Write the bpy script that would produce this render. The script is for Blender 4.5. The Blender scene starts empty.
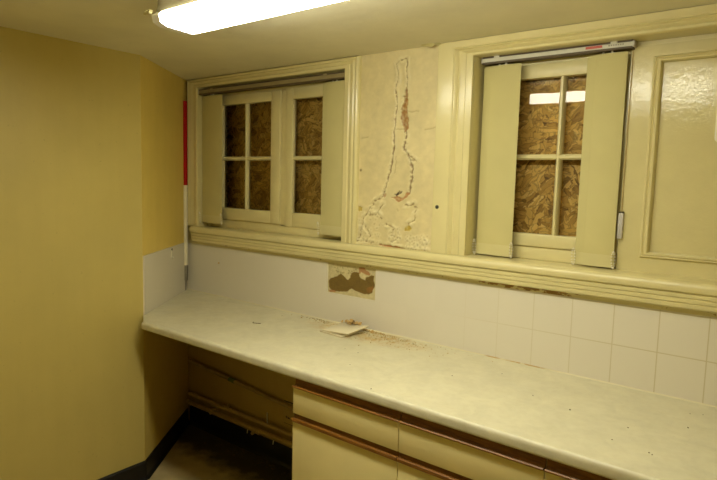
import bpy, bmesh, math, random
import numpy as np
from mathutils import Vector, Matrix, noise as mnoise
random.seed(4); rng = np.random.default_rng(4)
C = bpy.context.scene.collection
PI = math.pi

# ------------------------------------------------------------------ camera
CAM = np.array([3.15885, -2.23268, 1.62676]); YAW, PITCH, ROLL, F = .662977, -.101293, .0261862, 574.457
def _axes():
    f = np.array([-math.sin(YAW)*math.cos(PITCH), math.cos(YAW)*math.cos(PITCH), math.sin(PITCH)])
    r = np.array([math.cos(YAW), math.sin(YAW), 0.]); u = np.cross(r, f)
    return math.cos(ROLL)*r+math.sin(ROLL)*u, -math.sin(ROLL)*r+math.cos(ROLL)*u, f
AX_R, AX_U, AX_F = _axes()
cd = bpy.data.cameras.new('camera'); cam = bpy.data.objects.new('camera', cd); C.objects.link(cam)
cam.matrix_world = Matrix(((AX_R[0], AX_U[0], -AX_F[0], CAM[0]), (AX_R[1], AX_U[1], -AX_F[1], CAM[1]),
                           (AX_R[2], AX_U[2], -AX_F[2], CAM[2]), (0, 0, 0, 1)))
cd.sensor_width = 36; cd.lens = F*36/717; cd.clip_start = .02
bpy.context.scene.camera = cam
def wall_xz(px, py, y=0.):
    """measured photo point -> (x, z) on the window wall"""
    d = AX_F+AX_R*(px-358.5)/F-AX_U*(py-240)/F
    t = (y-CAM[1])/d[1]; P = CAM+t*d
    return P[0], P[2]

# ------------------------------------------------------------------ helpers
def tag(o, label=None, cat=None, group=None, kind=None):
    if label: o['label'] = label
    if cat: o['category'] = cat
    if group: o['group'] = group
    if kind: o['kind'] = kind
    return o
def empty(name, loc=(0, 0, 0), parent=None):
    o = bpy.data.objects.new(name, None); o.empty_display_size = .05; C.objects.link(o); o.location = loc; o.parent = parent
    return o
def obj(name, bm, m, parent=None, smooth=True, ang=35, off=None, recalc=True):
    if recalc: bmesh.ops.recalc_face_normals(bm, faces=bm.faces)
    me = bpy.data.meshes.new(name); bm.to_mesh(me); bm.free()
    if smooth:
        for p in me.polygons: p.use_smooth = True
        me.set_sharp_from_angle(angle=math.radians(ang))
    me.materials.append(m)
    o = bpy.data.objects.new(name, me); C.objects.link(o); o.parent = parent
    if off is not None: o.location = off
    return o
def thing(name, label, cat, loc=(0, 0, 0), group=None):
    return tag(empty(name, loc), label, cat, group)
def struct(name, bm, m, **k):
    return tag(obj(name, bm, m, **k), kind='structure')
def nb(): return bmesh.new()
def box(bm, x0, x1, y0, y1, z0, z1, r=0, seg=2):
    vs = [bm.verts.new((x, y, z)) for x in (x0, x1) for y in (y0, y1) for z in (z0, z1)]
    fs = [bm.faces.new([vs[i] for i in q]) for q in ((0, 1, 3, 2), (4, 6, 7, 5), (0, 4, 5, 1), (2, 3, 7, 6), (0, 2, 6, 4), (1, 5, 7, 3))]
    if r > 0:
        es = list({e for f in fs for e in f.edges})
        bmesh.ops.bevel(bm, geom=es, offset=r, segments=seg, profile=.5, affect='EDGES')
    return vs
def prism(bm, pts, a0, a1, axis='x'):
    """closed 2-D outline extruded: axis x -> pts (y,z); z -> pts (x,y); y -> pts (x,z)"""
    def P(p, a): return (a, p[0], p[1]) if axis == 'x' else ((p[0], p[1], a) if axis == 'z' else (p[0], a, p[1]))
    A = [bm.verts.new(P(p, a0)) for p in pts]; B = [bm.verts.new(P(p, a1)) for p in pts]
    n = len(pts)
    for i in range(n): bm.faces.new((A[i], A[(i+1) % n], B[(i+1) % n], B[i]))
    bm.faces.new(A); bm.faces.new(B[::-1])
def tube(bm, path, r, n=10, caps=True):
    path = [Vector(p) for p in path]; rs = r if isinstance(r, (list, tuple)) else [r]*len(path)
    rings = []
    for i, p in enumerate(path):
        t = (path[min(i+1, len(path)-1)]-path[max(i-1, 0)]).normalized()
        a = t.orthogonal().normalized() if i == 0 else (a-t*a.dot(t)).normalized()
        b = t.cross(a)
        rings.append([bm.verts.new(p+(a*math.cos(2*PI*k/n)+b*math.sin(2*PI*k/n))*rs[i]) for k in range(n)])
    for A, B in zip(rings, rings[1:]):
        for k in range(n): bm.faces.new((A[k], A[(k+1) % n], B[(k+1) % n], B[k]))
    if caps: bm.faces.new(rings[0][::-1]); bm.faces.new(rings[-1])
def moulding(bm, x0, x1, z0, z1, prof, wl, wt, wr, yb=0.):
    """mitred architrave round an opening; prof = (share of width, projection)"""
    rows = []
    for s, v in prof:
        y = yb-v
        rows.append([bm.verts.new((x0-s*wl, y, z0)), bm.verts.new((x0-s*wl, y, z1+s*wt)),
                     bm.verts.new((x1+s*wr, y, z1+s*wt)), bm.verts.new((x1+s*wr, y, z0))])
    n = len(rows)
    for i in range(n):
        A, B = rows[i], rows[(i+1) % n]
        for k in range(3): bm.faces.new((A[k], A[k+1], B[k+1], B[k]))
    bm.faces.new([r[0] for r in rows]); bm.faces.new([r[3] for r in rows][::-1])
def ring(bm, x0, x1, z0, z1, w, y0, y1, wb=None, wt=None, r=0):
    """four rails of a rectangular frame: outer box x0..x1,z0..z1, depth y0..y1"""
    wb = wb or w; wt = wt or w
    box(bm, x0, x0+w, y0, y1, z0, z1, r); box(bm, x1-w, x1, y0, y1, z0, z1, r)
    box(bm, x0+w, x1-w, y0, y1, z0, z0+wb, r); box(bm, x0+w, x1-w, y0, y1, z1-wt, z1, r)

# ------------------------------------------------------------------ materials
class NT:
    def __init__(s, name):
        s.m = bpy.data.materials.new(name); s.m.use_nodes = True; s.t = s.m.node_tree; s.n = s.t.nodes; s.l = s.t.links
        s.b = s.n['Principled BSDF']; s.tc = s.n.new('ShaderNodeTexCoord')
    def lk(s, a, b): s.l.new(a, b)
    def node(s, k, **kw):
        n = s.n.new(k)
        for a, v in kw.items(): setattr(n, a, v)
        return n
    def mapping(s, scale=(1, 1, 1), loc=(0, 0, 0), rot=(0, 0, 0), src='Object'):
        n = s.node('ShaderNodeMapping'); s.lk(s.tc.outputs[src], n.inputs[0])
        n.inputs[1].default_value = loc; n.inputs[2].default_value = rot; n.inputs[3].default_value = scale
        return n.outputs[0]
    def noise(s, sc, det=4, vec=None, rough=.55, dist=0):
        n = s.node('ShaderNodeTexNoise'); s.lk(vec or s.tc.outputs['Object'], n.inputs['Vector'])
        n.inputs['Scale'].default_value = sc; n.inputs['Detail'].default_value = det; n.inputs['Roughness'].default_value = rough; n.inputs['Distortion'].default_value = dist
        return n.outputs['Fac']
    def ramp(s, fac, stops):
        n = s.node('ShaderNodeValToRGB'); s.lk(fac, n.inputs[0]); e = n.color_ramp.elements
        while len(e) < len(stops): e.new(.5)
        for el, (p, c) in zip(e, stops): el.position = p; el.color = c if len(c) == 4 else (*c, 1)
        return n.outputs[0]
    def mix(s, fac, a, b, mode='MIX'):
        n = s.node('ShaderNodeMix', data_type='RGBA', blend_type=mode)
        for i, v in ((0, fac), (6, a), (7, b)):
            if isinstance(v, (int, float)): n.inputs[i].default_value = v
            elif isinstance(v, tuple): n.inputs[i].default_value = (*v, 1)
            else: s.lk(v, n.inputs[i])
        return n.outputs[2]
    def math(s, op, a, b=0.):
        n = s.node('ShaderNodeMath', operation=op)
        for i, v in enumerate((a, b)):
            if isinstance(v, (int, float)): n.inputs[i].default_value = v
            else: s.lk(v, n.inputs[i])
        return n.outputs[0]
    def maprange(s, v, a, b, c=0., d=1.):
        n = s.node('ShaderNodeMapRange'); s.lk(v, n.inputs[0])
        for i, x in enumerate((a, b, c, d)): n.inputs[i+1].default_value = x
        return n.outputs[0]
    def bump(s, h, strength=.3, dist=.002):
        n = s.node('ShaderNodeBump'); n.inputs['Strength'].default_value = strength; n.inputs['Distance'].default_value = dist
        s.lk(h, n.inputs['Height']); s.lk(n.outputs[0], s.b.inputs['Normal'])
    def col(s, c):
        if isinstance(c, tuple): s.b.inputs['Base Color'].default_value = (*c, 1)
        else: s.lk(c, s.b.inputs['Base Color'])
    def rough(s, r):
        if isinstance(r, (int, float)): s.b.inputs['Roughness'].default_value = r
        else: s.lk(r, s.b.inputs['Roughness'])
def srgb(r, g, b):
    return tuple((c/255/12.92 if c/255 <= .04045 else ((c/255+.055)/1.055)**2.4) for c in (r, g, b))
def mul(c, k): return tuple(min(1, x*k) for x in c)
def simple(name, c, rough=.5, var=.08, sc=6, bump=0, bsc=40, metal=0, spec=None):
    t = NT(name); f = t.noise(sc, 5)
    t.col(t.ramp(f, [(.3, mul(c, 1-var)), (.7, mul(c, 1+var))])); t.rough(rough); t.b.inputs['Metallic'].default_value = metal
    if spec is not None: t.b.inputs['Specular IOR Level'].default_value = spec
    if bump: t.bump(t.noise(bsc, 4), bump, .003)
    return t.m
CREAM = (.71, .63, .32)
M = {}
M['gloss'] = simple('cream_gloss_paint', CREAM, .22, .05, 5, .12, 45)
M['gloss_pitted'] = simple('cream_gloss_paint_pitted', mul(CREAM, .93), .13, .05, 6, .3, 60)
M['joinery'] = simple('cream_joinery_paint', mul(CREAM, 1.02), .32, .05, 9, .08, 80)
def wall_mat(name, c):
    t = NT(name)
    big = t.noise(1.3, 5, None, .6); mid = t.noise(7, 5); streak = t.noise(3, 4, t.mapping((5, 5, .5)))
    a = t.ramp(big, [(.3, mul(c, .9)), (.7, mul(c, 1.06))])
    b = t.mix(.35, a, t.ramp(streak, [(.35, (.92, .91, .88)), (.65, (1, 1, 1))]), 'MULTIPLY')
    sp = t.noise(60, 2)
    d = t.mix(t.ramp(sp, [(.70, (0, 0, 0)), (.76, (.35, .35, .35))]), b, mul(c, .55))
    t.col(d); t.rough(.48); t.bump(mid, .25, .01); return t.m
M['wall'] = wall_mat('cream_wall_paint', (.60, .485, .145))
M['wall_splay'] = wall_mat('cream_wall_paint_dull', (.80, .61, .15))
M['wall_low'] = wall_mat('cream_wall_paint_dark', (.50, .365, .105))  # darker, browner cream for the wall below worktop height
def ceil_mat():
    t = NT('ceiling_paint'); c = (.80, .75, .56)
    big = t.noise(2.2, 5, None, .6); st = t.noise(6, 3)
    a = t.ramp(big, [(.35, mul(c, .93)), (.65, mul(c, 1.05))])
    t.col(t.mix(t.ramp(st, [(.66, (0, 0, 0)), (.74, (.4, .4, .4))]), a, mul(c, .8))); t.rough(.6); t.bump(t.noise(9, 5), .3, .01); return t.m
M['ceiling'] = ceil_mat()
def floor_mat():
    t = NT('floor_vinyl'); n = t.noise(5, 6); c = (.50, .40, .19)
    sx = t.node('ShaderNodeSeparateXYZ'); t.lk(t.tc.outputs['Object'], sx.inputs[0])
    back_dark = t.maprange(t.math('ADD', sx.outputs[1], t.math('MULTIPLY', t.noise(7, 6, None, .7), .35)), -.13, .0)  # darker towards the back wall, with a ragged noisy edge
    t.col(t.mix(t.math('MULTIPLY', back_dark, .92), t.ramp(n, [(.3, mul(c, .7)), (.7, mul(c, 1.15))]), (.03, .022, .010))); t.rough(.55); t.bump(t.noise(120, 3), .2, .002); return t.m
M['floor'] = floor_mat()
M['black'] = simple('black_skirting_vinyl', (.008, .007, .006), .45, .3, 8, .1)
def tile_mat(name, side=False):
    t = NT(name); c = srgb(226, 219, 200)
    sp = t.node('ShaderNodeSeparateXYZ'); t.lk(t.tc.outputs['Object'], sp.inputs[0])
    cb = t.node('ShaderNodeCombineXYZ')
    xx = t.math('MULTIPLY', sp.outputs[0], 1.64 if side else 1.)
    t.lk(t.math('SUBTRACT', xx, -.0 if side else .0395), cb.inputs[0]); t.lk(t.math('SUBTRACT', sp.outputs[2], .9), cb.inputs[1])
    br = t.node('ShaderNodeTexBrick'); br.offset = 0; br.squash = 1
    t.lk(cb.outputs[0], br.inputs['Vector'])
    br.inputs['Scale'].default_value = 1; br.inputs['Brick Width'].default_value = .152; br.inputs['Row Height'].default_value = .15
    br.inputs['Mortar Size'].default_value = .0022; br.inputs['Mortar Smooth'].default_value = .3; br.inputs['Bias'].default_value = 0
    br.inputs['Color1'].default_value = (*c, 1); br.inputs['Color2'].default_value = (*mul(c, .97), 1)
    fac = t.math('MULTIPLY', br.outputs['Fac'], t.maprange(sp.outputs[0], 1.9, 2.75, .03, .55) if not side else .04)
    base = t.mix(t.noise(4, 4), br.outputs['Color'] if not side else mul(c, .98), mul(c, .95))
    br.inputs['Mortar'].default_value = (*c, 1)
    t.col(t.mix(fac, base, srgb(184, 168, 112))); t.rough(.27)
    t.bump(t.math('SUBTRACT', t.math('MULTIPLY', t.noise(5, 2), .15), fac), .2, .002); return t.m
M['tile'] = tile_mat('white_wall_tile'); M['tile_side'] = tile_mat('white_side_tile', True)
def attr_mat(name, rough=.5, bump=.2, bsc=60, var=.1):
    t = NT(name); a = t.node('ShaderNodeAttribute', attribute_name='paint')
    v = t.ramp(t.noise(30, 5), [(.3, (1-var,)*3), (.7, (1, 1, 1))])
    t.col(t.mix(1., a.outputs['Color'], v, 'MULTIPLY')); t.rough(rough); t.bump(t.noise(bsc, 4), bump, .002); return t.m
M['plaster'] = attr_mat('peeling_plaster', .42, .25, 25)
M['patch'] = attr_mat('bare_patch', .8, .6, 90, .2)
def worktop_mat():
    t = NT('worktop_laminate'); c = (.69, .65, .46)
    m1 = t.noise(9, 8, None, .65, .6); m2 = t.noise(38, 4)
    b = t.mix(.5, t.ramp(m1, [(.3, mul(c, .9)), (.55, c), (.75, mul(c, 1.07))]), t.ramp(m2, [(.3, (.9, .88, .83)), (.6, (1, 1, 1))]), 'MULTIPLY')
    sp = t.noise(75, 1); b = t.mix(t.ramp(sp, [(.74, (0, 0, 0)), (.8, (.4, .4, .4))]), b, mul(c, .55))
    # plaster dust swept along the wall by the fallen tile
    sx = t.node('ShaderNodeSeparateXYZ'); t.lk(t.tc.outputs['Object'], sx.inputs[0])
    dx = t.math('DIVIDE', t.math('SUBTRACT', sx.outputs[0], 1.53), .36); dy = t.math('DIVIDE', t.math('ADD', sx.outputs[1], .09), .11)
    g = t.math('SUBTRACT', 1., t.math('ADD', t.math('MULTIPLY', dx, dx), t.math('MULTIPLY', dy, dy)))
    d = t.math('MULTIPLY', t.maprange(g, -.3, .9), t.maprange(t.noise(26, 6, None, .7), .4, .62))
    b = t.mix(t.math('MULTIPLY', d, .95), b, srgb(192, 155, 70))
    t.col(b); t.rough(t.maprange(t.noise(12, 4), .3, .7, .3, .5)); return t.m
M['worktop'] = worktop_mat()
M['worktop_edge'] = M['worktop']
M['carcass'] = simple('carcass_cream', (.50, .42, .20), .5, .05, 4)
M['front'] = simple('cupboard_front_laminate', (.80, .69, .32), .38, .05, 3, .04, 120)
def wood_mat():
    t = NT('hardwood_handle'); n = t.noise(14, 5, t.mapping((1.2, 14, 14)))
    t.col(t.ramp(n, [(.3, (.13, .048, .006)), (.7, (.30, .125, .016))])); t.rough(.35); return t.m
M['wood'] = wood_mat()
M['gap'] = simple('dark_recess', (.05, .022, .007), .7)
def osb_mat():
    t = NT('strand_board')
    def layer(ang, long_, short, off):
        v1 = t.mapping((1, 1, 1), (off, 0, off), (0, ang, 0))
        n = t.node('ShaderNodeMapping'); t.lk(v1, n.inputs[0]); n.inputs[3].default_value = (short, 20, long_)
        ds = t.node('ShaderNodeTexNoise'); t.lk(v1, ds.inputs['Vector']); ds.inputs['Scale'].default_value = 22; ds.inputs['Detail'].default_value = 3
        ad = t.node('ShaderNodeMix', data_type='VECTOR'); ad.inputs[0].default_value = .45; t.lk(n.outputs[0], ad.inputs[4])
        sc = t.node('ShaderNodeVectorMath', operation='SCALE'); t.lk(ds.outputs['Color'], sc.inputs[0]); sc.inputs['Scale'].default_value = 1.6
        av = t.node('ShaderNodeVectorMath', operation='ADD'); t.lk(n.outputs[0], av.inputs[0]); t.lk(sc.outputs[0], av.inputs[1])
        vo = t.node('ShaderNodeTexVoronoi', feature='F1'); t.lk(av.outputs[0], vo.inputs['Vector']); vo.inputs['Scale'].default_value = 1
        ve = t.node('ShaderNodeTexVoronoi', feature='DISTANCE_TO_EDGE'); t.lk(av.outputs[0], ve.inputs['Vector']); ve.inputs['Scale'].default_value = 1
        s = t.node('ShaderNodeSeparateColor'); t.lk(vo.outputs['Color'], s.inputs[0])
        fib = t.noise(1, 4, n.outputs[0], .7)
        c = t.ramp(t.math('ADD', t.math('MULTIPLY', s.outputs[0], .62), t.math('MULTIPLY', fib, .40)), R)
        return t.mix(t.maprange(ve.outputs['Distance'], 0, .10, .55, 0), c, (.10, .05, .012)), s.outputs[1]
    R = [(.15, (.13, .058, .010)), (.28, (.50, .29, .055)), (.5, (.76, .48, .105)), (.75, (.88, .60, .16)), (.95, (.95, .73, .28))]
    A, a1 = layer(.5, 13, 50, 0.); B, b1 = layer(-.75, 12, 60, 3.); D, d1 = layer(1.5, 15, 55, 7.)
    k1 = t.ramp(t.noise(17, 2), [(.47, (0, 0, 0)), (.49, (1, 1, 1))]); k2 = t.ramp(t.noise(14, 2, t.mapping((1, 1, 1), (5, 5, 5))), [(.52, (0, 0, 0)), (.54, (1, 1, 1))])
    col = t.mix(k2, t.mix(k1, A, B), D)
    ln = t.ramp(t.noise(20, 3, t.mapping((1, 1, .7), (2, 0, 1)), .5, 1.2), [(.485, (1, 1, 1)), (.497, (.25, .16, .08)), (.509, (1, 1, 1))])
    col = t.mix(t.math('MULTIPLY', t.ramp(t.noise(7, 2), [(.45, (0, 0, 0)), (.6, (1, 1, 1))]), .8), col, ln, 'MULTIPLY')
    big = t.noise(5, 3); col = t.mix(1., col, t.ramp(big, [(.3, (.68, .64, .56)), (.65, (1, 1, 1))]), 'MULTIPLY')
    t.col(col); t.rough(.65); t.bump(a1, .2, .001); return t.m
M['osb'] = osb_mat()
def glass_mat():
    m = bpy.data.materials.new('window_glass'); m.use_nodes = True; n = m.node_tree.nodes; l = m.node_tree.links; n.clear()
    o = n.new('ShaderNodeOutputMaterial'); mx = n.new('ShaderNodeMixShader'); tr = n.new('ShaderNodeBsdfTransparent'); gl = n.new('ShaderNodeBsdfGlossy'); fr = n.new('ShaderNodeFresnel')
    nz = n.new('ShaderNodeTexNoise'); nz.inputs['Scale'].default_value = 3
    cr = n.new('ShaderNodeValToRGB'); cr.color_ramp.elements[0].color = (.9, .9, .86, 1); cr.color_ramp.elements[1].color = (.98, .98, .95, 1)
    l.new(nz.outputs['Fac'], cr.inputs[0]); l.new(cr.outputs[0], tr.inputs[0])
    gl.inputs['Roughness'].default_value = .015; fr.inputs[0].default_value = 1.5
    l.new(fr.outputs[0], mx.inputs[0]); l.new(tr.outputs[0], mx.inputs[1]); l.new(gl.outputs[0], mx.inputs[2]); l.new(mx.outputs[0], o.inputs[0]); return m
M['glass'] = glass_mat()
def louver_mat():
    t = NT('blind_fabric'); c = (.59, .53, .245)
    w = t.noise(6, 2); t.col(t.ramp(w, [(.3, mul(c, .97)), (.7, mul(c, 1.03))])); t.rough(.7)
    t.b.inputs['Specular IOR Level'].default_value = .2; return t.m
M['louver'] = louver_mat()
M['weight'] = simple('pocket_fabric', (.62, .56, .275), .6, .03)
M['headrail'] = simple('headrail_enamel', (.60, .58, .47), .4, .04, 8)
M['headrail_dark'] = simple('headrail_painted_shadow', (.10, .07, .035), .6)
M['headrail_old'] = simple('headrail_dull', (.32, .26, .125), .5, .1, 9)
M['white_plastic'] = simple('white_plastic', (.78, .74, .58), .4, .03)
M['grey_plastic'] = simple('grey_plastic', (.50, .47, .42), .45, .05)
M['red_label'] = simple('red_label', (.55, .10, .07), .5, .05)
M['grey_ink'] = simple('grey_ink', (.30, .28, .22), .6)
M['pole_red'] = simple('pole_red_paint', (.42, .004, .002), .5, .1, 20, spec=.15)
M['pole_white'] = simple('pole_white_paint', (.78, .72, .52), .35, .05, 20)
M['steel'] = simple('dull_steel', (.30, .28, .23), .4, .15, 20, 0, 40, .8)
M['dark_screw'] = simple('dark_screw', (.04, .035, .015), .5)
M['pipe'] = simple('painted_pipe', (.52, .37, .13), .4, .15, 12)
M['waste'] = simple('dirty_waste_pipe', (.36, .26, .09), .5, .2, 12)
M['green'] = simple('verdigris', (.15, .20, .05), .7, .3, 40)
M['rubble'] = simple('plaster_rubble', (.52, .35, .13), .9, .35, 60, .5, 120)
M['crumb'] = simple('plaster_crumb', (.50, .37, .15), .9, .4, 60)
M['speck'] = simple('dark_speck', (.13, .095, .04), .9, .4, 60)
M['loose_tile'] = simple('loose_tile_glaze', srgb(232, 222, 190), .22, .03)
M['biscuit'] = simple('tile_biscuit', (.62, .52, .30), .8, .1)
M['lamp_body'] = simple('lamp_body_enamel', (.24, .21, .12), .5, .06)
def emis(name, c, s, rgh=.4, base=(.8, .8, .7)):
    t = NT(name); t.col(t.ramp(t.noise(30, 2), [(.3, mul(base, .97)), (.7, base)])); t.rough(rgh)
    t.b.inputs['Emission Color'].default_value = (*c, 1); t.b.inputs['Emission Strength'].default_value = s; return t.m
LAMP = 27.6
M['diffuser'] = emis('lit_diffuser', (1., .965, .775), LAMP)
M['end_cap'] = emis('diffuser_end', (1., .9, .6), .12, .35, (.72, .68, .48))
def caulk_mat():
    t = NT('sealant'); c = (.74, .68, .46)
    sx = t.node('ShaderNodeSeparateXYZ'); t.lk(t.tc.outputs['Object'], sx.inputs[0])
    def spot(x, w): 
        d = t.math('DIVIDE', t.math('SUBTRACT', sx.outputs[0], x), w); return t.maprange(t.math('MULTIPLY', d, d), 1., .2)
    s = t.math('MAXIMUM', spot(2.155, .04), spot(2.30, .10))
    s = t.math('MULTIPLY', s, t.maprange(t.noise(40, 4), .3, .5))
    t.col(t.mix(t.math('MULTIPLY', s, .75), c, (.45, .26, .06))); t.rough(.5); return t.m
M['sealant'] = caulk_mat()
def strip_mat():
    t = NT('chipped_paint_edge'); 
    sx = t.node('ShaderNodeSeparateXYZ'); t.lk(t.tc.outputs['Object'], sx.inputs[0])
    up = t.maprange(sx.outputs[2], 1.206, 1.226)
    zone = t.maprange(t.math('ABSOLUTE', t.math('SUBTRACT', sx.outputs[0], 2.3)), .25, .1, .0, .16)
    n = t.math('ADD', t.math('ADD', t.noise(18, 6, t.mapping((1, 1, 2)), .7), t.math('MULTIPLY', up, .13)), zone)
    t.col(t.mix(t.maprange(n, .66, .70), mul(CREAM, .95), (.30, .17, .04))); t.rough(.5); t.bump(n, .3, .003); return t.m
M['strip'] = strip_mat()

# ------------------------------------------------------------------ room shell
CZ = 2.23; XR = 3.62; YF = -3.1
SX, SY = .4527, -.5885               # far and near ends of the splayed corner wall: (0,0) and (SX,SY)
FY = .01                             # plaster face of the window wall
LX0, LX1, LZ0, LZ1 = .130, 1.31, 1.31, 2.176     # left window opening
RX0, RX1, RZ0, RZ1 = 2.005, 3.36, 1.31, 2.162    # right window opening
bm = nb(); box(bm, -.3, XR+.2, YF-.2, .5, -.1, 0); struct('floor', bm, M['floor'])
bm = nb(); box(bm, -.3, XR+.2, YF-.2, .5, CZ, CZ+.1); struct('ceiling', bm, M['ceiling'])
bm = nb(); box(bm, SX-.15, SX, YF, SY, 0, CZ); struct('wall_left', bm, M['wall'])
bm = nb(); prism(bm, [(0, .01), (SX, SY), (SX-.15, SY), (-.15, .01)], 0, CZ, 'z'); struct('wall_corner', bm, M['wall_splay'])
bm = nb(); box(bm, XR, XR+.12, YF, .3, 0, CZ); struct('wall_right', bm, M['wall'])
bm = nb(); box(bm, SX-.15, XR+.12, YF-.12, YF, 0, CZ); struct('wall_front', bm, M['wall'])
bm = nb()
TH = .24
box(bm, -.1, XR, FY, TH, .9, 1.31)
box(bm, -.1, LX0, FY, TH, 1.31, CZ); box(bm, LX1, RX0, FY, TH, 1.31, CZ); box(bm, RX1, XR, FY, TH, 1.31, CZ)
box(bm, LX0, LX1, FY, TH, LZ1, CZ); box(bm, RX0, RX1, FY, TH, RZ1, CZ)
struct('wall_back', bm, M['gloss'])
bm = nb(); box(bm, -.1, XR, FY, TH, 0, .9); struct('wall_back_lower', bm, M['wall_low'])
# skirting
def skirt(h=.1, t=.012): return [(0, 0), (-t*2.2, 0), (-t*1.2, t), (-t, t*2), (-t, h-.006), (-t*.6, h), (0, h)]
bm = nb(); prism(bm, [(SX+t*-1, z) for t, z in [(-a, b) for a, b in [(-p[0], p[1]) for p in skirt()]]] if 0 else [(SX-p[0], p[1]) for p in skirt()], YF, SY, 'y'); struct('baseboard_left', bm, M['black'])
bm = nb()
L = math.hypot(SX, SY); ux, uy = SX/L, SY/L; nx, ny = -uy, ux
prof = skirt(); A = [bm.verts.new((-p[0]*nx+.012*ux, -p[0]*ny+.012*uy, p[1])) for p in prof]; B = [bm.verts.new((SX-p[0]*nx+.01*ux, SY-p[0]*ny+.01*uy, p[1])) for p in prof]
for i in range(len(prof)): bm.faces.new((A[i], A[(i+1) % len(prof)], B[(i+1) % len(prof)], B[i]))
bm.faces.new(A); bm.faces.new(B[::-1]); struct('baseboard_corner', bm, M['black'])
bm = nb(); prism(bm, [(FY+p[0], p[1]*1.15) for p in skirt()], .03, XR, 'x'); struct('baseboard_back', bm, M['black'])

# tiled splashback with the hole where two tiles have come away
HX0, HX1, HZ0, HZ1 = 1.217, 1.527, 1.05, 1.206
bm = nb()
for a in ((.0, HX0, .9, 1.206), (HX1, XR, .9, 1.206), (HX0, HX1, .9, HZ0)): box(bm, a[0], a[1], 0, FY, a[2], a[3])
tag(struct('wall_back_tiles', bm, M['tile'], smooth=False), 'white square tiled splashback along the worktop')
bm = nb(); t = .008
P0 = (.012*ux, .012*uy); 
prism(bm, [(P0[0]-0*nx, P0[1]), (SX-.002*ux, SY-.002*uy), (SX-.002*ux+t*nx, SY-.002*uy+t*ny), (P0[0]+t*nx, P0[1]+t*ny)], .9, 1.212, 'z')
struct('wall_corner_tiles', bm, M['tile_side'], smooth=False)

# --- peeling plaster, computed as relief and colour from the cracks
def segdist(X, Z, pts):
    d = np.full(X.shape, 9.)
    for (ax, az), (bx, bz) in zip(pts, pts[1:]):
        vx, vz = bx-ax, bz-az; l = vx*vx+vz*vz+1e-12
        t = np.clip(((X-ax)*vx+(Z-az)*vz)/l, 0, 1); d = np.minimum(d, np.hypot(X-ax-t*vx, Z-az-t*vz))
    return d
def inside(X, Z, poly):
    r = np.zeros(X.shape, bool); n = len(poly); j = n-1
    for i in range(n):
        (xi, zi), (xj, zj) = poly[i], poly[j]
        c = ((zi > Z) != (zj > Z)) & (X < (xj-xi)*(Z-zi)/(zj-zi+1e-12)+xi); r ^= c; j = i
    return r
def nz(X, Z, sc, oct=4, seed=0.):
    return np.array([mnoise.fractal(Vector((x*sc+seed, z*sc, seed)), 1., 2., oct) for x, z in zip(X.ravel(), Z.ravel())]).reshape(X.shape)
def relief(name, x0, x1, z0, z1, step, y, fn, m):
    nx_, nz_ = int((x1-x0)/step)+1, int((z1-z0)/step)+1
    X, Z = np.meshgrid(np.linspace(x0, x1, nx_), np.linspace(z0, z1, nz_), indexing='ij')
    D, K = fn(X, Z)
    V = np.stack([X, y-D, Z], -1).reshape(-1, 3)
    I = np.arange(nx_*nz_).reshape(nx_, nz_)
    Fc = np.stack([I[:-1, :-1], I[1:, :-1], I[1:, 1:], I[:-1, 1:]], -1).reshape(-1, 4)
    me = bpy.data.meshes.new(name); me.from_pydata(V.tolist(), [], Fc.tolist())
    at = me.color_attributes.new('paint', 'FLOAT_COLOR', 'POINT')
    at.data.foreach_set('color', np.concatenate([np.clip(K, 0, 1).reshape(-1, 3), np.ones((nx_*nz_, 1))], 1).ravel().astype(np.float32))
    for p in me.polygons: p.use_smooth = True
    me.materials.append(m); o = bpy.data.objects.new(name, me); C.objects.link(o); return tag(o, kind='structure')
def pl(lst, oy): return [wall_xz(345+a/4.36, oy+b/4.36, 0.) for a, b in lst]
T, Bq = 40, 150
crA = pl([(245, 85), (222, 100), (232, 150), (222, 210), (228, 280), (220, 340), (215, 400), (212, 480)], T)+pl([(205, 50), (195, 100), (178, 160), (168, 200)], Bq)
crB = pl([(245, 85), (270, 80), (272, 130), (270, 200), (262, 260), (252, 320), (262, 390), (270, 420), (258, 480)], T)+pl([(262, 0), (285, 40), (295, 90), (288, 150), (280, 190)], Bq)
thin = [pl([(275, 312), (318, 312)], T), pl([(345, 395), (375, 384), (400, 380)], T), pl([(225, 395), (240, 388), (260, 385)], T),
        pl([(222, 30), (218, 70), (215, 100)], Bq), pl([(228, 255), (232, 268)], Bq), pl([(70, 430), (100, 424)], T)]
peel = [pl([(168, 205), (130, 225), (105, 260), (80, 300), (70, 350), (62, 380), (45, 400)], Bq), pl([(165, 235), (145, 270), (158, 300)], Bq),
        pl([(175, 320), (215, 345), (195, 370), (230, 385), (200, 400)], Bq), pl([(290, 235), (310, 255), (300, 310), (280, 322)], Bq),
        pl([(262, 240), (300, 235)], Bq), pl([(40, 400), (80, 395), (125, 405)], Bq), pl([(120, 240), (112, 285), (140, 280)], Bq),
        pl([(150, 410), (230, 428), (330, 440), (370, 445)], Bq), pl([(265, 20), (290, 25), (310, 50), (290, 40)], Bq), pl([(85, 330), (110, 370), (95, 400)], Bq)]
brown = [pl([(268, 205), (276, 240), (270, 290), (273, 330), (277, 385), (258, 396), (243, 335), (250, 290), (261, 248)], T)]
red = [pl([(200, 210), (235, 228), (265, 208), (285, 188), (268, 184), (250, 208), (225, 204)], Bq), pl([(166, 195), (176, 190), (180, 202), (170, 210)], Bq),
       pl([(150, 412), (230, 420), (260, 432), (220, 432), (160, 420)], Bq)]
dark = [pl([(215, 196), (235, 180), (252, 180), (240, 192), (222, 204)], Bq)]
yel = [pl([(58, 248), (72, 248), (74, 265), (60, 268)], Bq), pl([(260, 335), (280, 330), (294, 342), (280, 356), (262, 350)], Bq)]
dots = pl([(68, 88)], Bq)
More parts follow.
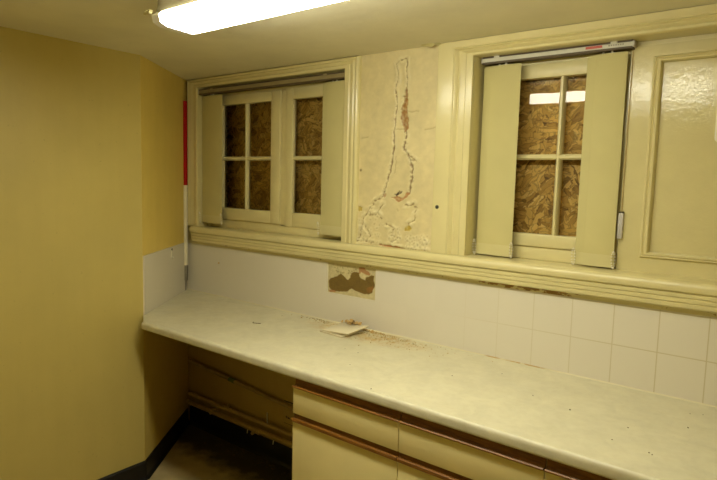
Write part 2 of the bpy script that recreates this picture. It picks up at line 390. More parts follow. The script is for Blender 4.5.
spots = pl([(a, b) for a, b in rng.uniform((262, 372), (362, 440), (70, 2))], Bq)+pl([(a, b) for a, b in rng.uniform((190, 340), (240, 405), (26, 2))], Bq)+pl([(a, b) for a, b in rng.uniform((45, 270), (150, 410), (40, 2))], Bq)
def plaster(X, Z):
    n1 = nz(X, Z, 26, 4); n2 = nz(X, Z, 70, 3, 5.); n3 = nz(X, Z, 7, 3, 9.)
    Xw, Zw = X+.006*n1+.003*n2, Z+.006*nz(X, Z, 26, 3, 3.)
    base = np.array((.72, .615, .325)); K = base*(1+.07*n3[..., None]+.04*n1[..., None]); D = .0015*n3+.0008*n1
    def blend(mask, col): 
        nonlocal K; K = K*(1-mask[..., None])+np.array(col)*mask[..., None]
    zt = (Z-1.33)/.9
    for cr, w in ((crA, .0042), (crB, .0062)):
        d = segdist(Xw, Zw, cr); ww = w*np.clip(.75+1.6*n2, .1, 2)*(np.clip((2.12-Z)/.12, .25, 1))
        lip = np.exp(-((d-.009)/.006)**2); D += .002*lip; blend(.3*lip, (.84, .76, .46))
        m = np.clip(1.4-d/ww, 0, 1); blend(m*.85, (.20, .115, .03)); D -= .004*m
    for cr in thin:
        d = segdist(Xw, Zw, cr); m = np.clip(1.3-d/.0028, 0, 1); blend(m*.5, (.36, .26, .10)); D -= .002*m
    for cr in peel:
        d = segdist(Xw, Zw, cr); lip = np.exp(-((d-.011)/.008)**2)*np.clip(.6+1.5*n1, 0, 1.4)
        D += .0030*lip; blend(np.clip(.4*lip, 0, 1), (.86, .79, .50))
        m = np.clip(1.3-d/(.0035*np.clip(.7+2*n2, .1, 2)), 0, 1); blend(m*.85, (.28, .18, .055)); D -= .0015*m
    for (sx_, sz_) in spots:
        d = np.hypot(Xw-sx_, Zw-sz_); m = np.clip(1.3-d/.004, 0, 1)*.42; blend(m, (.33, .22, .08)); lip = np.exp(-((d-.008)/.004)**2); D += .0007*lip; blend(.2*lip, (.86, .79, .5))
    for L_, c in ((brown, (.36, .185, .045)), (red, (.46, .22, .075)), (yel, (.50, .36, .05)), (dark, (.07, .04, .015))):
        for q in L_:
            m = inside(Xw, Zw, q)*np.clip(.85+.5*n2, .4, 1); blend(m, c); D -= .005*m
    for (sx_, sz_) in dots:
        blend(np.clip(1.5-np.hypot(X-sx_, Z-sz_)/.006, 0, 1), (.22, .16, .05))
    return np.clip(D, -.0075, .012), K
o = relief('wall_back_plaster', LX1+.08, RX0-.15, 1.312, CZ, .0032, .0015, plaster, M['plaster'])
tag(o, 'peeling cracked cream plaster between the two windows')
def qp(lst): return [wall_xz(320+a/9.6, 255+b/9.6, .004) for a, b in lst]
hole = qp([(80, 240), (130, 215), (165, 200), (195, 180), (235, 215), (265, 240), (290, 215), (300, 175), (330, 160), (370, 175), (385, 225), (430, 250), (440, 215), (490, 195), (515, 205), (512, 250), (520, 310), (490, 370), (450, 380), (400, 370), (340, 345), (300, 320), (260, 350), (190, 350), (110, 345), (85, 310)])
pink = [qp([(375, 120), (430, 115), (445, 150), (480, 180), (470, 195), (430, 185), (395, 165), (380, 190), (372, 170)]), qp([(80, 335), (150, 345), (140, 358), (90, 355)])]
rust = [qp([(445, 315), (510, 300), (512, 335), (470, 360), (440, 350)])]
pk = qp([(a, b) for a, b in rng.uniform((75, 110), (350, 180), (26, 2))])
def patch(X, Z):
    n1 = nz(X, Z, 40, 4, 2.); n2 = nz(X, Z, 110, 3, 4.)
    Xw, Zw = X+.004*n1, Z+.004*nz(X, Z, 40, 3, 8.)
    K = np.array((.66, .57, .30))*(1+.12*n1[..., None]+.08*n2[..., None]); D = .001*n1
    def blend(m, c):
        nonlocal K; K = K*(1-m[..., None])+np.array(c)*m[..., None]
    for (a, b) in pk: blend(np.clip(1.3-np.hypot(Xw-a, Zw-b)/.0035, 0, 1)*.8, (.25, .18, .05))
    h = inside(Xw, Zw, hole)*1.; blend(h, (.20, .125, .022)); K *= (1+.15*(h*n2)[..., None]); D -= h*(.0025+.001*n1)
    e = segdist(Xw, Zw, hole+hole[:1]); blend(np.clip(1.2-e/.003, 0, 1)*.4, (.30, .18, .05))
    for q in pink: blend(inside(Xw, Zw, q)*.9, (.47, .22, .075))
    for q in rust: blend(inside(Xw, Zw, q)*.6, (.34, .15, .03))
    return np.clip(D, -.004, .003), K
# the wall is cut back a little behind the missing tiles: the relief sits in that pocket
o = relief('wall_back_bare_patch', HX0, HX1, HZ0, HZ1, .0025, .0055, patch, M['patch'])
tag(o, 'bare brown patch of wall where two tiles are missing')

# --- sill: moulded window board running the whole wall
bm = nb(); x0 = .105
nose = [(-.052+.018*(1-math.cos(a)), 1.30+.019*math.sin(a)) for a in [PI*.5*k/5 for k in range(6)]][::-1]
prof = [(.15, 1.321)]+nose[:1]+nose[1:]+[(-.052, 1.294), (-.049, 1.286), (-.044, 1.283), (-.038, 1.2795), (-.042, 1.2765), (-.041, 1.265), (-.036, 1.262), (-.039, 1.259), (-.038, 1.248), (-.033, 1.245), (-.036, 1.242), (-.034, 1.230), (-.028, 1.2245), (FY, 1.2245), (FY, 1.30), (.15, 1.30)]
# front strip is continuous; inside the recesses the board runs back to the frames
front = [(FY, 1.3205)]+[(a, b) for a, b in prof[1:-2]]
prism(bm, front, x0, XR, 'x')
for a, b in ((LX0, LX1), (RX0, RX1)): box(bm, a, b, FY, .15, 1.29, 1.3205)
tag(struct('trim_1', bm, M['gloss']), 'moulded cream window board with rounded nose')
bm = nb(); 
for a, b in ((.02, HX0), (HX1, XR), (HX0, HX1)): box(bm, a, b, -.006, FY, 1.206, 1.2245)
struct('trim_2', bm, M['strip'], smooth=False)
# --- architraves
prL = [(0, 0), (0, .018), (.05, .022), (.30, .022), (.36, .017), (.42, .019), (.5, .024), (.62, .027), (.70, .022), (.74, .026), (.86, .03), (.95, .026), (1, .018), (1, 0)]
prR = [(0, 0), (0, .018), (.04, .022), (.16, .022), (.20, .016), (.25, .020), (.32, .026), (.38, .024), (.41, .030), (.46, .035), (.51, .032), (.54, .024), (.60, .027), (.98, .027), (1, .022), (1, 0)]
bm = nb(); moulding(bm, LX0, LX1, 1.3205, LZ1, prL, .097, CZ-LZ1-.001, .096, FY-.002); tag(struct('trim_3', bm, M['gloss']), 'moulded cream architrave of the left window')
bm = nb(); moulding(bm, RX0, RX1, 1.3205, RZ1, prR, .166, CZ-RZ1-.001, .13, FY-.002); tag(struct('trim_4', bm, M['gloss']), 'moulded cream architrave of the right window')

# ------------------------------------------------------------------ windows
def sash_panes(bm_f, bm_g, xs, zs, fy, gy, d, bar, tilt=0):
    """glazing bars and separate panes: xs, zs = opening edges"""
    for a, b in zip(xs[0][1:], xs[1:]): pass
W1 = tag(empty('window_1', ((LX0+LX1)/2, .05, 1.32)), 'small-paned cream casement window on the left, boarded behind', None, None, 'structure')
def put(o, root):
    o.parent = root; o.matrix_parent_inverse = Matrix.Translation(-Vector(root.location)); return o
FL = .05; GL = .075
bm = nb()
ring(bm, LX0, LX1, 1.3205, LZ1, .062, FL+.012, .15, wb=.055, wt=.06, r=.004)   # outer frame
box(bm, .797, .835, FL+.012, .15, 1.36, 2.13, .004)                                # mullion
put(obj('window_frame', bm, M['joinery']), W1)
def casement(root, x0, x1, z0, z1, panes_x, zb, fy, gy, wb, wt, glass_tilt=0, ext_bar=.018, bars=True):
    """stiles and rails with ovolo edges, bars, glass; panes_x = list of (left,right) glass edges"""
    gx0, gx1 = panes_x[0][0], panes_x[-1][1]; gz0, gz1 = zb[0][0], zb[-1][1]
    bm = nb(); fb = gy+.012
    box(bm, x0, gx0, fy, fb, z0, z1, .003); box(bm, gx1, x1, fy, fb, z0, z1, .003)
    box(bm, gx0, gx1, fy, fb, z0, gz0, .003); box(bm, gx0, gx1, fy, fb, gz1, z1, .003)
    c = obj('casement', bm, M['joinery'])
    put(c, root)
    bm = nb()
    for (a, b), (a2, b2) in zip(panes_x, panes_x[1:]):
        prism(bm, [(b, fb), (b, fy+.012), (b+(a2-b)*.3, fy+.003), (b+(a2-b)*.7, fy+.003), (a2, fy+.012), (a2, fb)], gz0, gz1, 'z')
    for (a, b), (a2, b2) in zip(zb, zb[1:]):
        prism(bm, [(fb, b), (fy+.012, b), (fy+.004, b+(a2-b)*.3), (fy+.004, b+(a2-b)*.7), (fy+.012, a2), (fb, a2)], gx0, gx1, 'x')
    g = obj('glazing_bar', bm, M['joinery']); g.parent = c; g.matrix_parent_inverse = Matrix.Identity(4)
    bm = nb(); sn, cs = math.sin(glass_tilt), math.cos(glass_tilt)
    for a, b in panes_x:
        for z_a, z_b in zb:
            xc = (a+b)/2; h = (b-a)/2+.004
            zs_ = [(z_a-.003), (z_b+.003)]
            q = [bm.verts.new((xc+s*h*cs, gy+s*h*sn, z)) for s, z in ((-1, zs_[0]), (1, zs_[0]), (1, zs_[1]), (-1, zs_[1]))]
            bm.faces.new(q)
    p = obj('pane', bm, M['glass'], smooth=False, recalc=False); p.parent = c; p.matrix_parent_inverse = Matrix.Identity(4)
    return c
ZB = [(1.445, 1.735), (1.757, 2.066)]
casement(W1, .222, .797, 1.375, 2.118, [(.292, .500), (.518, .726)], ZB, FL, GL, 0, 0)
casement(W1, .835, 1.262, 1.365, 2.122, [(.892, 1.205)], ZB, FL+.006, GL, 0, 0)
bm = nb(); box(bm, LX0, LX1, .125, .143, 1.33, 2.16)
tag(put(obj('boarding', bm, M['osb']), W1), 'brown strand board fixed behind the glass')
W2 = tag(empty('window_2', (2.35, .1, 1.32)), 'small-paned cream casement window on the right, boarded behind', None, None, 'structure')
FR = .10; GR = .128
bm = nb()
ring(bm, RX0, 2.665, 1.3205, RZ1, .06, FR+.010, .19, wb=.055, wt=.04, r=.004)
put(obj('window_frame', bm, M['joinery']), W2)
casement(W2, 2.066, 2.604, 1.376, 2.122, [(2.155, 2.334), (2.354, 2.533)], [(1.428, 1.736), (1.758, 2.066)], FR, GR, 0, 0, glass_tilt=math.radians(4.0))
bm = nb(); box(bm, RX0, 2.665, .165, .185, 1.33, 2.15)
tag(put(obj('boarding', bm, M['osb']), W2), 'brown strand board fixed behind the glass')
bm = nb(); box(bm, RX0, RX1, .19, .22, 1.3, 2.17); box(bm, LX0, LX1, .15, .18, 1.3, 2.18); struct('wall_back_outer', bm, M['gap'])
# panelled closing board beside the right window
bm = nb(); PY = .08
px0, px1, pz0, pz1 = 2.600, RX1, 1.3205, 2.142
ix0, ix1, iz0, iz1 = 2.708, 3.26, 1.398, 2.078
box(bm, px0, ix0-.03, PY, .16, pz0, pz1); box(bm, ix1+.03, px1, PY, .16, pz0, pz1)
box(bm, ix0-.03, ix1+.03, PY, .16, pz0, iz0-.022); box(bm, ix0-.03, ix1+.03, PY, .16, iz1+.022, pz1)
box(bm, ix0-.03, ix1+.03, PY+.012, .16, iz0-.022, iz1+.022)
pp = obj('panel', bm, M['gloss_pitted'])
tag(pp, None, None, None, 'structure'); pp.name = 'wall_back_panel'
tag(pp, 'glossy cream panelled boarding right of the right window')
bm = nb()
mp = [(0, -.0), (0, .004), (.25, .012), (.45, .007), (.55, .012), (.8, .010), (1, -.004), (1, -.008), (0, -.008)]
rows = []
for s, v in mp:
    wx, wz = .032*(1-s), .024*(1-s); y = PY-v+.002
    rows.append([bm.verts.new(q) for q in ((ix0-wx, y, iz0-wz), (ix1+wx, y, iz0-wz), (ix1+wx, y, iz1+wz), (ix0-wx, y, iz1+wz))])
for i in range(len(rows)):
    A, B = rows[i], rows[(i+1) % len(rows)]
    for k in range(4): bm.faces.new((A[k], A[(k+1) % 4], B[(k+1) % 4], B[k]))
o = obj('panel_moulding', bm, M['gloss']); o.parent = pp
bm = nb(); box(bm, RX0, RX1, FR, .2, 2.140, RZ1); struct('trim_5', bm, M['joinery'])

# ------------------------------------------------------------------ vertical blinds
def louver_bm(w, h, bow=.006, n=8, th=.0008):
    bm = nb(); top = []
    pts = [(-w/2+w*k/n, -bow*(1-(2*k/n-1)**2)) for k in range(n+1)]
    out = pts+[(x, y+th) for x, y in pts[::-1]]
    prism(bm, out, -h, 0, 'z'); return bm
def pocket_bm(w, h0, h1, bow=.006, n=8, th=.0035):
    bm = nb(); pts = [(-w/2-.001+(w+.002)*k/n, -bow*(1-(2*k/n-1)**2)-.0016) for k in range(n+1)]
    prism(bm, pts+[(x, y+th) for x, y in pts[::-1]], h0, h1, 'z'); return bm
def blind(label, x0, x1, rail_y, rail_z0, rail_z1, lz0, stacks, rail_m, weight=None, marks=False, chain_side=-1):
    t = thing('vertical_blind', label, 'blind', ((x0+x1)/2, rail_y, rail_z0))
    bm = nb(); d = .042; h = rail_z1-rail_z0
    W = x1-x0
    prism(bm, [(-d/2, 0), (-d/2, h*.86), (-d/2+.004, h), (d/2-.004, h), (d/2, h*.86), (d/2, 0), (d/2-.008, -.0), (d/2-.008, .006), (-d/2+.008, .006), (-d/2+.008, 0)], -W/2, W/2, 'x')
    rail = obj('headrail', bm, rail_m, t)
    bm = nb(); box(bm, -W/2+.001, W/2-.001, -d/2-.001, d/2-.002, h-.001, h+.0045); box(bm, -W/2+.001, W/2-.001, -d/2-.001, d/2-.004, -.0055, .002); obj('rail_shadow_strip', bm, M['headrail_dark'], rail)  # dark strips paint the shadow lines above and below the headrail
    for s in (-1, 1):
        bm = nb(); box(bm, s*(W/2+.002)-.002, s*(W/2+.002)+.003, -d/2-.001, d/2+.001, -.001, h+.002, .001); obj('end_cap', bm, M['grey_plastic'], rail)
    for s in (-1, 1):
        bm = nb(); cx = s*W*.39
        box(bm, cx-.012, cx+.012, -d/2-.004, d/2, h*.8, h+.006, .002); obj('bracket', bm, M['headrail'] if marks else rail_m, t)
    hgt = rail_z0-.009-lz0
    for (sx_, w) in stacks:
        for k, (dx, dy, rz) in enumerate(((-.017, .006, .03), (.017, -.004, -.02))):
            l = obj('louver', louver_bm(w-.034, hgt), M['louver'], t); l.location = (sx_-(x0+x1)/2+dx, dy, -.013); l.rotation_euler.z = rz
            p = obj('bottom_weight', pocket_bm(w-.034, -hgt-.001, -hgt+.046), M['weight'], l)
            bm = nb(); tube(bm, [(0, 0, -.004), (0, 0, .008)], .004, 8); box(bm, -.011, .011, -.004, .003, -.012, .002, .001); obj('hook', bm, M['white_plastic'], l)
        # bead chain looped between the stack's weights
        for s in (-1, 1):
            bm = nb(); ex = sx_-(x0+x1)/2+s*(w/2+.001); zz = -hgt-.012
            for q in range(17):
                a = 2*PI*q/16; bmesh.ops.create_icosphere(bm, subdivisions=1, radius=.0034, matrix=Matrix.Translation((ex+.006*math.sin(a), -.014+.003*math.cos(a), zz+.028-.032*math.cos(a))))
            obj('bead_chain', bm, M['white_plastic'], t)
    if weight:
        wx, wz0, wz1 = weight
        bm = nb(); tube(bm, [(wx-(x0+x1)/2, .012, .0), (wx-(x0+x1)/2, .013, wz1-rail_z0)], .0016, 6); cdn = obj('pull_cord', bm, M['pipe'], t)
        bm = nb(); box(bm, wx-(x0+x1)/2-.009, wx-(x0+x1)/2+.009, .002, .022, wz0-rail_z0, wz1-rail_z0, .003); box(bm, wx-(x0+x1)/2-.007, wx-(x0+x1)/2+.007, .004, .020, wz1-rail_z0-.002, wz1-rail_z0+.004); obj('cord_weight', bm, M['grey_plastic'], cdn)
        bm = nb(); box(bm, wx-(x0+x1)/2-.0085, wx-(x0+x1)/2+.0085, .0025, .0215, wz1-rail_z0, wz1-rail_z0+.005); obj('weight_cap', bm, M['dark_screw'], cdn)
    if marks:
        bm = nb(); cx = 2.475-(x0+x1)/2; box(bm, cx-.030, cx+.030, -d/2-.0012, -d/2, .007, .016); obj('red_label', bm, M['red_label'], rail)
        bm = nb(); cx = 2.555-(x0+x1)/2
        for q in range(7): box(bm, cx-.028+q*.008, cx-.028+q*.008+.005, -d/2-.001, -d/2, .009, .014)
        obj('grey_lettering', bm, M['grey_ink'], rail)
    return t
blind('vertical blind with dull brown headrail hanging in the left window', .133, 1.304, .02, 2.138, 2.161, 1.352,
      [(.238, .206), (1.222, .165)], M['headrail_old'])
blind('vertical blind with pale grey headrail and red label in the right window', 2.020, 2.611, .065, 2.1375, 2.157, 1.332,
      [(2.104, .168), (2.520, .146)], M['headrail'], (2.606, 1.438, 1.535), True)

# ------------------------------------------------------------------ worktop and cupboards
WZ = .9; WY = -.673
w = thing('worktop', 'long cream laminate worktop with rounded front edge under the windows', 'worktop', (0, 0, WZ))
bm = nb()
xl = SX*WY/SY
prism(bm, [(.006, -.001), (SX+.002, SY-.001), (.575, WY+.012), (XR, WY+.012), (XR, -.001)], -.04, 0, 'z')
top = obj('top', bm, M['worktop'], w, smooth=False)
bm = nb()
arc = [(WY+.014-.014*math.sin(a), -.014+.014*math.cos(a)) for a in [PI/2*k/5 for k in range(6)]]
arc2 = [(WY+.008-.008*math.cos(a), -.032-.008*math.sin(a)) for a in [PI/2*k/4 for k in range(5)]]
prism(bm, arc+arc2+[(WY+.014, -.04)], .575, XR, 'x'); obj('rounded_edge', bm, M['worktop_edge'], w)
bm = nb(); prism(bm, [(-.001, 0), (-.006, .0), (-.004, .0025), (-.001, .004)], .01, XR, 'x'); obj('sealant_bead', bm, M['sealant'], w)
CY = -.662
def cabinet_bits(t, labels=True):
    """a 500 mm base unit, origin at its bottom front left"""
    Wd = .5
    bm = nb(); d = .56
    box(bm, .0, .016, .018, d, .1, .858); box(bm, Wd-.016, Wd, .018, d, .1, .858); box(bm, .016, Wd-.016, .018, d, .1, .118)
    box(bm, .016, Wd-.016, d-.008, d, .118, .858); box(bm, .016, Wd-.016, .03, .05, .690, .72); box(bm, .016, Wd-.016, .022, d, .845, .858)
    obj('carcass', bm, M['carcass'], t, smooth=False)
    bm = nb(); box(bm, 0, Wd, .05, .066, 0, .1); obj('plinth', bm, M['carcass'], t, smooth=False)
    def grip(parent, z0, z1, zt):
        # hardwood finger rail: lit lip in front, dark scooped recess behind
        bm = nb(); prism(bm, [(.018, z0), (-.004, z0), (-.008, z0+.003), (-.008, z1-.003), (-.005, z1), (.006, z1-.003), (.012, z1+.004), (.014, zt), (.018, zt)], .0015, Wd-.0015, 'x'); h = obj('handle', bm, M['wood'], parent)
    bm = nb(); box(bm, .0015, Wd-.0015, -.0, .018, .715, .820, .001); dr = obj('drawer', bm, M['front'], t)
    grip(dr, .8195, .8285, .857)
    bm = nb(); box(bm, .0015, Wd-.0015, -.0, .018, .105, .682, .001); do = obj('door', bm, M['front'], t)
    grip(do, .681, .698, .7145)
names = ['cream base cupboard with wooden finger rails beside the open knee space', 'cream base cupboard with wooden finger rails, second from the knee space', 'cream base cupboard with wooden finger rails at the right-hand end']
c0 = thing('base_cupboard', names[0], 'cupboard', (1.626, CY, 0), 'base cupboards under the worktop'); cabinet_bits(c0)
def dup(root, loc, label):
    r = root.copy(); C.objects.link(r); r.location = loc; r['label'] = label
    for ch in list(root.children):
        k = ch.copy(); C.objects.link(k); k.parent = r
        for g in ch.children:
            q = g.copy(); C.objects.link(q); q.parent = k
    return r
for i in (1, 2): dup(c0, (1.626+.501*i, CY, 0), names[i])

# ------------------------------------------------------------------ ranging pole
pt, pb = Vector((.044, -.041, 2.098)), Vector((.040, -.036, .9005))
ax = (pt-pb).normalized(); L = (pt-pb).length
pole = thing('ranging_pole', 'red and white banded survey pole standing in the corner on the worktop', 'survey pole', pb)
def seg(a, b): return [ax*a, ax*b]
bm = nb(); tube(bm, seg(.675, L-.002)+[ax*L], [.0155, .0155, .0135], 20); tag(obj('red_band', bm, M['pole_red'], pole), 'bright red upper band')
bm = nb(); tube(bm, seg(.165, .675), .0155, 20); tag(obj('white_band', bm, M['pole_white'], pole), 'off-white lower band')
bm = nb(); tube(bm, [ax*.165, ax*.16, ax*.07, ax*.06, ax*.05, ax*.0], [.0165, .0165, .0150, .009, .008, .003], 16); tag(obj('metal_shoe', bm, M['steel'], pole), 'dull steel point')

# ------------------------------------------------------------------ ceiling light
lx0, lx1, ly = 1.405, 2.75, -1.032
lt = thing('fluorescent_light', 'lit white fluorescent batten light fixed to the ceiling', 'ceiling light', ((lx0+lx1)/2, ly, CZ))
def dprof(k=1., zt=2.176): return [(-.053*k, zt-CZ), (-.066*k, 2.163-CZ), (-.060*k, 2.140-CZ), (-.034*k, 2.130-CZ), (.068*k, 2.127-CZ), (.090*k, 2.134-CZ), (.096*k, 2.158-CZ), (.076*k, zt-CZ)]
hw = (lx1-lx0)/2
bm = nb(); prism(bm, [(-.05, 0), (-.05, -.035), (-.054, -.046), (-.054, -.055), (.077, -.055), (.077, -.046), (.07, -.035), (.07, 0)], -hw-.03, hw+.03, 'x'); obj('housing', bm, M['lamp_body'], lt, smooth=False)
bm = nb(); prism(bm, dprof(), -hw, hw, 'x'); obj('diffuser', bm, M['diffuser'], lt)
for s in (-1, 1):
    bm = nb()
    A = [bm.verts.new((s*hw, y, z)) for y, z in dprof()]; B = [bm.verts.new((s*(hw+.045), y*.97, z+(.004 if z < -.06 else 0))) for y, z in dprof()]; D = [bm.verts.new((s*(hw+.062), y*.75, -.054+(z+.054)*.7)) for y, z in dprof()]
    for P, Q in ((A, B), (B, D)):
        for i in range(8): bm.faces.new((P[i], P[(i+1) % 8], Q[(i+1) % 8], Q[i]))
    bm.faces.new(A); bm.faces.new(D[::-1]); e = obj('end_cap', bm, M['end_cap'], lt)
    bm = nb(); x = s*(hw+.05)
    for k in range(5): box(bm, x-.012+.006*k*1.0-.002, x-.012+.006*k+.002, -.078, -.064, -.058-.002*(k % 2), -.048, .001)
    box(bm, x-.018, x+.018, -.080, -.072, -.062, -.054, .001)
    obj('spring_clip', bm, M['weight'], e)

# ------------------------------------------------------------------ small things
# fallen tiles and debris on the worktop
tl = [Vector((.0, .0, 0)), Vector((1, 0, 0))]
def loose_tile(name, label, loc, rot, s=.152, th=.0065):
    t = thing(name, label, 'tile', loc); t.rotation_euler = rot
    bm = nb(); box(bm, -s/2, s/2, -s/2, s/2, th*.45, th, .002); obj('glazed_face', bm, M['loose_tile'], t)
    bm = nb(); box(bm, -s/2+.001, s/2-.001, -s/2+.001, s/2-.001, 0, th*.46); obj('clay_back', bm, M['biscuit'], t, smooth=False); return t
loose_tile('loose_tile', 'fallen white tile lying flat on the worktop, the under one of two', (1.428, -.130, .9005), (0, 0, -.10))
loose_tile('loose_tile', 'fallen white tile propped on another on the worktop below the bare patch', (1.442, -.118, .9155), (math.radians(3), math.radians(-3.5), .0), .162)
def lump(bm, p, r, sq=.6):
    m = Matrix.Translation(p) @ Matrix.Rotation(random.uniform(0, 6), 4, 'Z') @ Matrix.Rotation(random.uniform(-.4, .4), 4, 'X') @ Matrix.Diagonal((random.uniform(.8, 1.4), random.uniform(.6, 1.1), sq, 1))
    g = bmesh.ops.create_icosphere(bm, subdivisions=1, radius=r, matrix=m)
    for v in g['verts']: v.co += Vector([random.uniform(-.25, .25)*r for _ in range(3)])
bm = nb()
for i in range(60):
    a = random.gauss(0, 1); b = random.gauss(0, 1)
    lump(bm, (1.43+a*.026, -.052+b*.012, .930+abs(random.gauss(0, .006))), random.uniform(.003, .009))
for i in range(50): lump(bm, (1.49+random.gauss(0, .05), -.018-abs(random.gauss(0, .012)), .9035), random.uniform(.002, .007))
tag(obj('plaster_rubble', bm, M['rubble'], smooth=False), 'heap of orange-brown plaster rubble on the back of the fallen tile', 'rubble', None, 'stuff')
bm = nb()
for i in range(420):
    x = random.gauss(1.60, .17); y = -.02-abs(random.gauss(0, .07))
    if 1.28 < x < 1.50 and -.23 < y < -.03: continue
    r = random.uniform(.0008, .0034); lump(bm, (x, y, .9003+r*.35), r, .5)
for i in range(90):
    x = random.gauss(1.22, .06); y = -.02-abs(random.gauss(0, .02)); r = random.uniform(.001, .004); lump(bm, (x, y, .9003+r*.35), r, .5)
tag(obj('plaster_dust', bm, M['crumb'], smooth=False), 'orange plaster dust and crumbs scattered along the wall edge', 'dust', None, 'stuff')
bm = nb()
for px, py in ((475, 338), (413, 344), (533, 396), (502, 374), (628, 428), (652, 455), (688, 428), (703, 415), (649, 453), (371, 389), (350, 365), (345, 349), (358, 353), (690, 414), (570, 410), (612, 440), (452, 376), (282, 316), (300, 333)):
    d = AX_F+AX_R*(px-358.5)/F-AX_U*(py-240)/F; tt = (.9-CAM[2])/d[2]; P = CAM+tt*d
    lump(bm, (P[0], P[1], .9012), random.uniform(.002, .0035), .5)
tag(obj('dark_crumbs', bm, M['speck'], smooth=False), 'tiny dark crumbs scattered over the open worktop', 'crumbs', None, 'stuff')
bm = nb(); tube(bm, [(.0, 0, .003), (.012, -.012, .0035), (.016, -.016, .006)], .0022, 6); tube(bm, [(.012, -.012, .003), (.05, .005, .0025)], .0018, 6)
tag(obj('bent_splinter', bm, M['speck'], off=(.985, -.30, .9)), 'little brown splinter lying on the worktop left of the fallen tiles', 'splinter')
# bracket on the side tiles
th = math.atan2(uy, ux)
br = thing('tile_clip', 'small white clip screwed to the side tiles left of the survey pole', 'clip', (.197+.0085*nx, -.256+.0085*ny, 1.178)); br.rotation_euler.z = th
bm = nb(); box(bm, -.007, .007, 0, .004, -.034, .026, .0015); box(bm, -.005, .005, .002, .014, -.030, -.024, .001); obj('clip_plate', bm, M['white_plastic'], br)
bm = nb(); tube(bm, [(0, .003, .02), (0, .0075, .02)], .0062, 12); obj('screw', bm, M['dark_screw'], br)
# screw on the architrave, nail in the tiles
x, z = wall_xz(437, 207, -.02)
bm = nb(); tube(bm, [(0, .004, 0), (0, -.003, 0), (0, -.005, 0)], [.0085, .0085, .005], 14); tag(obj('dark_screw', bm, M['dark_screw'], off=(x, -.0185, z)), 'dark round screw head on the flat casing left of the right window', 'screw')
x, z = wall_xz(219, 263, 0)
bm = nb(); tube(bm, [(0, .002, 0), (0, -.004, 0)], .005, 10); tag(obj('rusty_nail', bm, M['rubble'], off=(x, -.0, z)), 'rusty nail head in the white tiles below the left window', 'nail')
# peeling paint at the ceiling edge
bm = nb()
for k, (dx, dy, w_, c_) in enumerate(((0, 0, .030, .012), (.035, .008, .022, .009), (-.03, .004, .016, .006))):
    for i in range(5):
        u = i/4; r_ = [bm.verts.new((dx+(u-.5)*w_*1.6, dy-.012*math.sin(PI*(.15+.7*u)), -.0005)), bm.verts.new((dx+(u-.5)*w_*1.7+.003, dy+.010*math.sin(PI*(.15+.7*u)), -.001-c_*math.sin(PI*u*.9)))]
        if i: bm.faces.new((pr_[0], r_[0], r_[1], pr_[1]))
        pr_ = r_
tag(obj('paint_flake', bm, M['weight'], off=(1.80, -.032, CZ), recalc=False), 'curled paint flake peeling off the ceiling edge between the two windows', 'paint flake')
# plate on the panel at the right edge
wp = thing('wall_plate', 'off-white rounded plate on the glossy panel at the right edge', 'plate', (2.947, PY+.012, 1.875))
bm = nb()
def rrect(w, h, r, n=5): return [(sx_*(w-r)+r*math.cos(a), sz_*(h-r)+r*math.sin(a)) for sx_, sz_, a0 in ((1, 1, 0), (-1, 1, PI/2), (-1, -1, PI), (1, -1, 3*PI/2)) for a in [a0+PI/2*k/n for k in range(n+1)]]
O, I = rrect(.063, .085, .018), rrect(.051, .072, .010)
V = [[bm.verts.new((a, y, b)) for a, b in q] for q, y in ((O, 0), (O, -.010), (I, -.012), (I, -.004))]
for A, B in zip(V, V[1:]):
    for i in range(len(A)): bm.faces.new((A[i], A[(i+1) % len(A)], B[(i+1) % len(A)], B[i]))
bm.faces.new(V[0]); obj('plate_rim', bm, M['white_plastic'], wp)
bm = nb(); prism(bm, I, -.005, -.002, 'y'); tag(obj('plate_inset', bm, M['headrail_old'], wp), 'greyish recessed centre')
# pipes under the worktop
def pipe(label, z0, z1, y, r, m, clips, name='heating_pipe', x0=.05):
    t = thing(name, label, 'pipe', (x0, y, z0)); X1 = 3.1
    sl = (z1-z0)/(1.0-x0)
    bm = nb(); tube(bm, [(0, 0, 0), (X1-x0, 0, sl*(X1-x0))], r, 14); obj('pipe_run', bm, m, t)
    for cx in clips:
        bm = nb(); dx = cx-x0; box(bm, dx-.007, dx+.007, -r-.003, FY-y, sl*dx-r-.003, sl*dx+r+.003, .002); obj('pipe_clip', bm, m, t)
    return t, sl
a, sl = pipe('upper of two slim cream pipes along the wall under the worktop', .213, .213, -.022, .0115, M['pipe'], (.42, 1.25))
bm = nb(); tube(bm, [(.38, 0, 0), (.42, 0, 0)], .016, 12); obj('coupling', bm, M['pipe'], a)
b_, sl = pipe('lower of two slim cream pipes just above the black skirting', .158, .165, -.030, .0125, M['pipe'], (.3, 1.25))
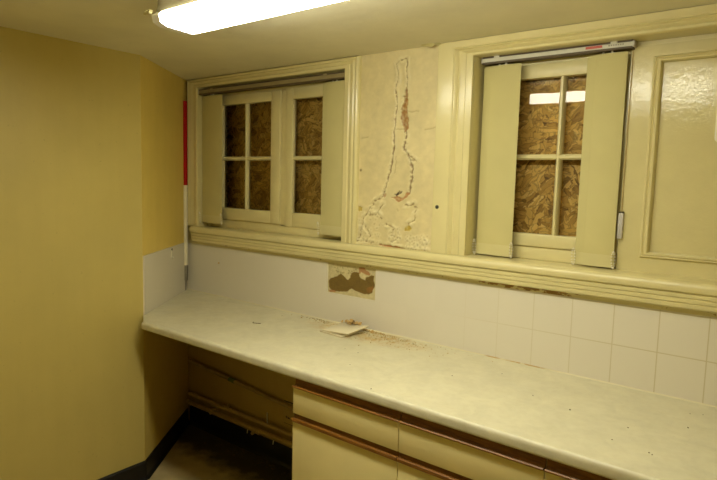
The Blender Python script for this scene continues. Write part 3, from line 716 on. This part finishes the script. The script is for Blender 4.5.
bm = nb(); tube(bm, [(.64, 0, 0), (.70, 0, 0)], .018, 12); tube(bm, [(.67, -.016, 0), (.67, -.04, -.005)], .009, 10); obj('valve', bm, M['pipe'], b_)
for xx in (.60, .82):
    bm = nb(); tube(bm, [(xx, -.01, -.01), (xx+.003, -.016, -.03)], .0025, 8); obj('white_tag', bm, M['white_plastic'], b_)
bm = nb(); tube(bm, [(.76, -.012, .06), (.762, -.014, .085), (.764, -.014, .02)], .003, 8); obj('white_wire', bm, M['white_plastic'], a)
c_, sl = pipe('dark sloping waste pipe high on the wall under the worktop', .430, .362, -.012, .012, M['waste'], (), 'waste_pipe')
bm = nb(); tube(bm, [(.40, 0, sl*.40), (.45, 0, sl*.45)], .0145, 14); tag(obj('joint', bm, M['green'], c_), 'green stained joint')
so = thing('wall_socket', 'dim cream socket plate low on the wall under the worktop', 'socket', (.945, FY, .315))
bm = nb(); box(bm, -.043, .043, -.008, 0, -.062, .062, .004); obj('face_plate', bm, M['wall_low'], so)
bm = nb(); box(bm, -.040, .046, -.003, 0, -.066, .066); obj('back_box', bm, M['dark_screw'], so)
bm = nb(); box(bm, -.014, .004, -.011, -.006, .006, .030, .002); obj('switch', bm, M['wall_low'], so)
bm = nb(); box(bm, -.006, .012, -.009, -.006, -.03, -.022); box(bm, -.020, -.012, -.009, -.006, -.030, -.018); obj('pin_holes', bm, M['dark_screw'], so)
# rubbish on the floor of the knee space
bm = nb()
for i in range(120):
    x = random.uniform(.35, 1.55); y = -.03-abs(random.gauss(0, .06)); r = random.uniform(.002, .009); lump(bm, (x, y, r*.3), r, .4)
tag(obj('floor_debris', bm, M['speck'], smooth=False), 'scatter of small debris on the floor along the back skirting', 'debris', None, 'stuff')

# ------------------------------------------------------------------ world and view
wd = bpy.data.worlds.new('world'); bpy.context.scene.world = wd; wd.use_nodes = True
wd.node_tree.nodes['Background'].inputs[0].default_value = (.03, .028, .02, 1); wd.node_tree.nodes['Background'].inputs[1].default_value = .2
vs = bpy.context.scene.view_settings; vs.view_transform = 'Standard'; vs.look = 'None'; vs.exposure = 0; vs.gamma = 1
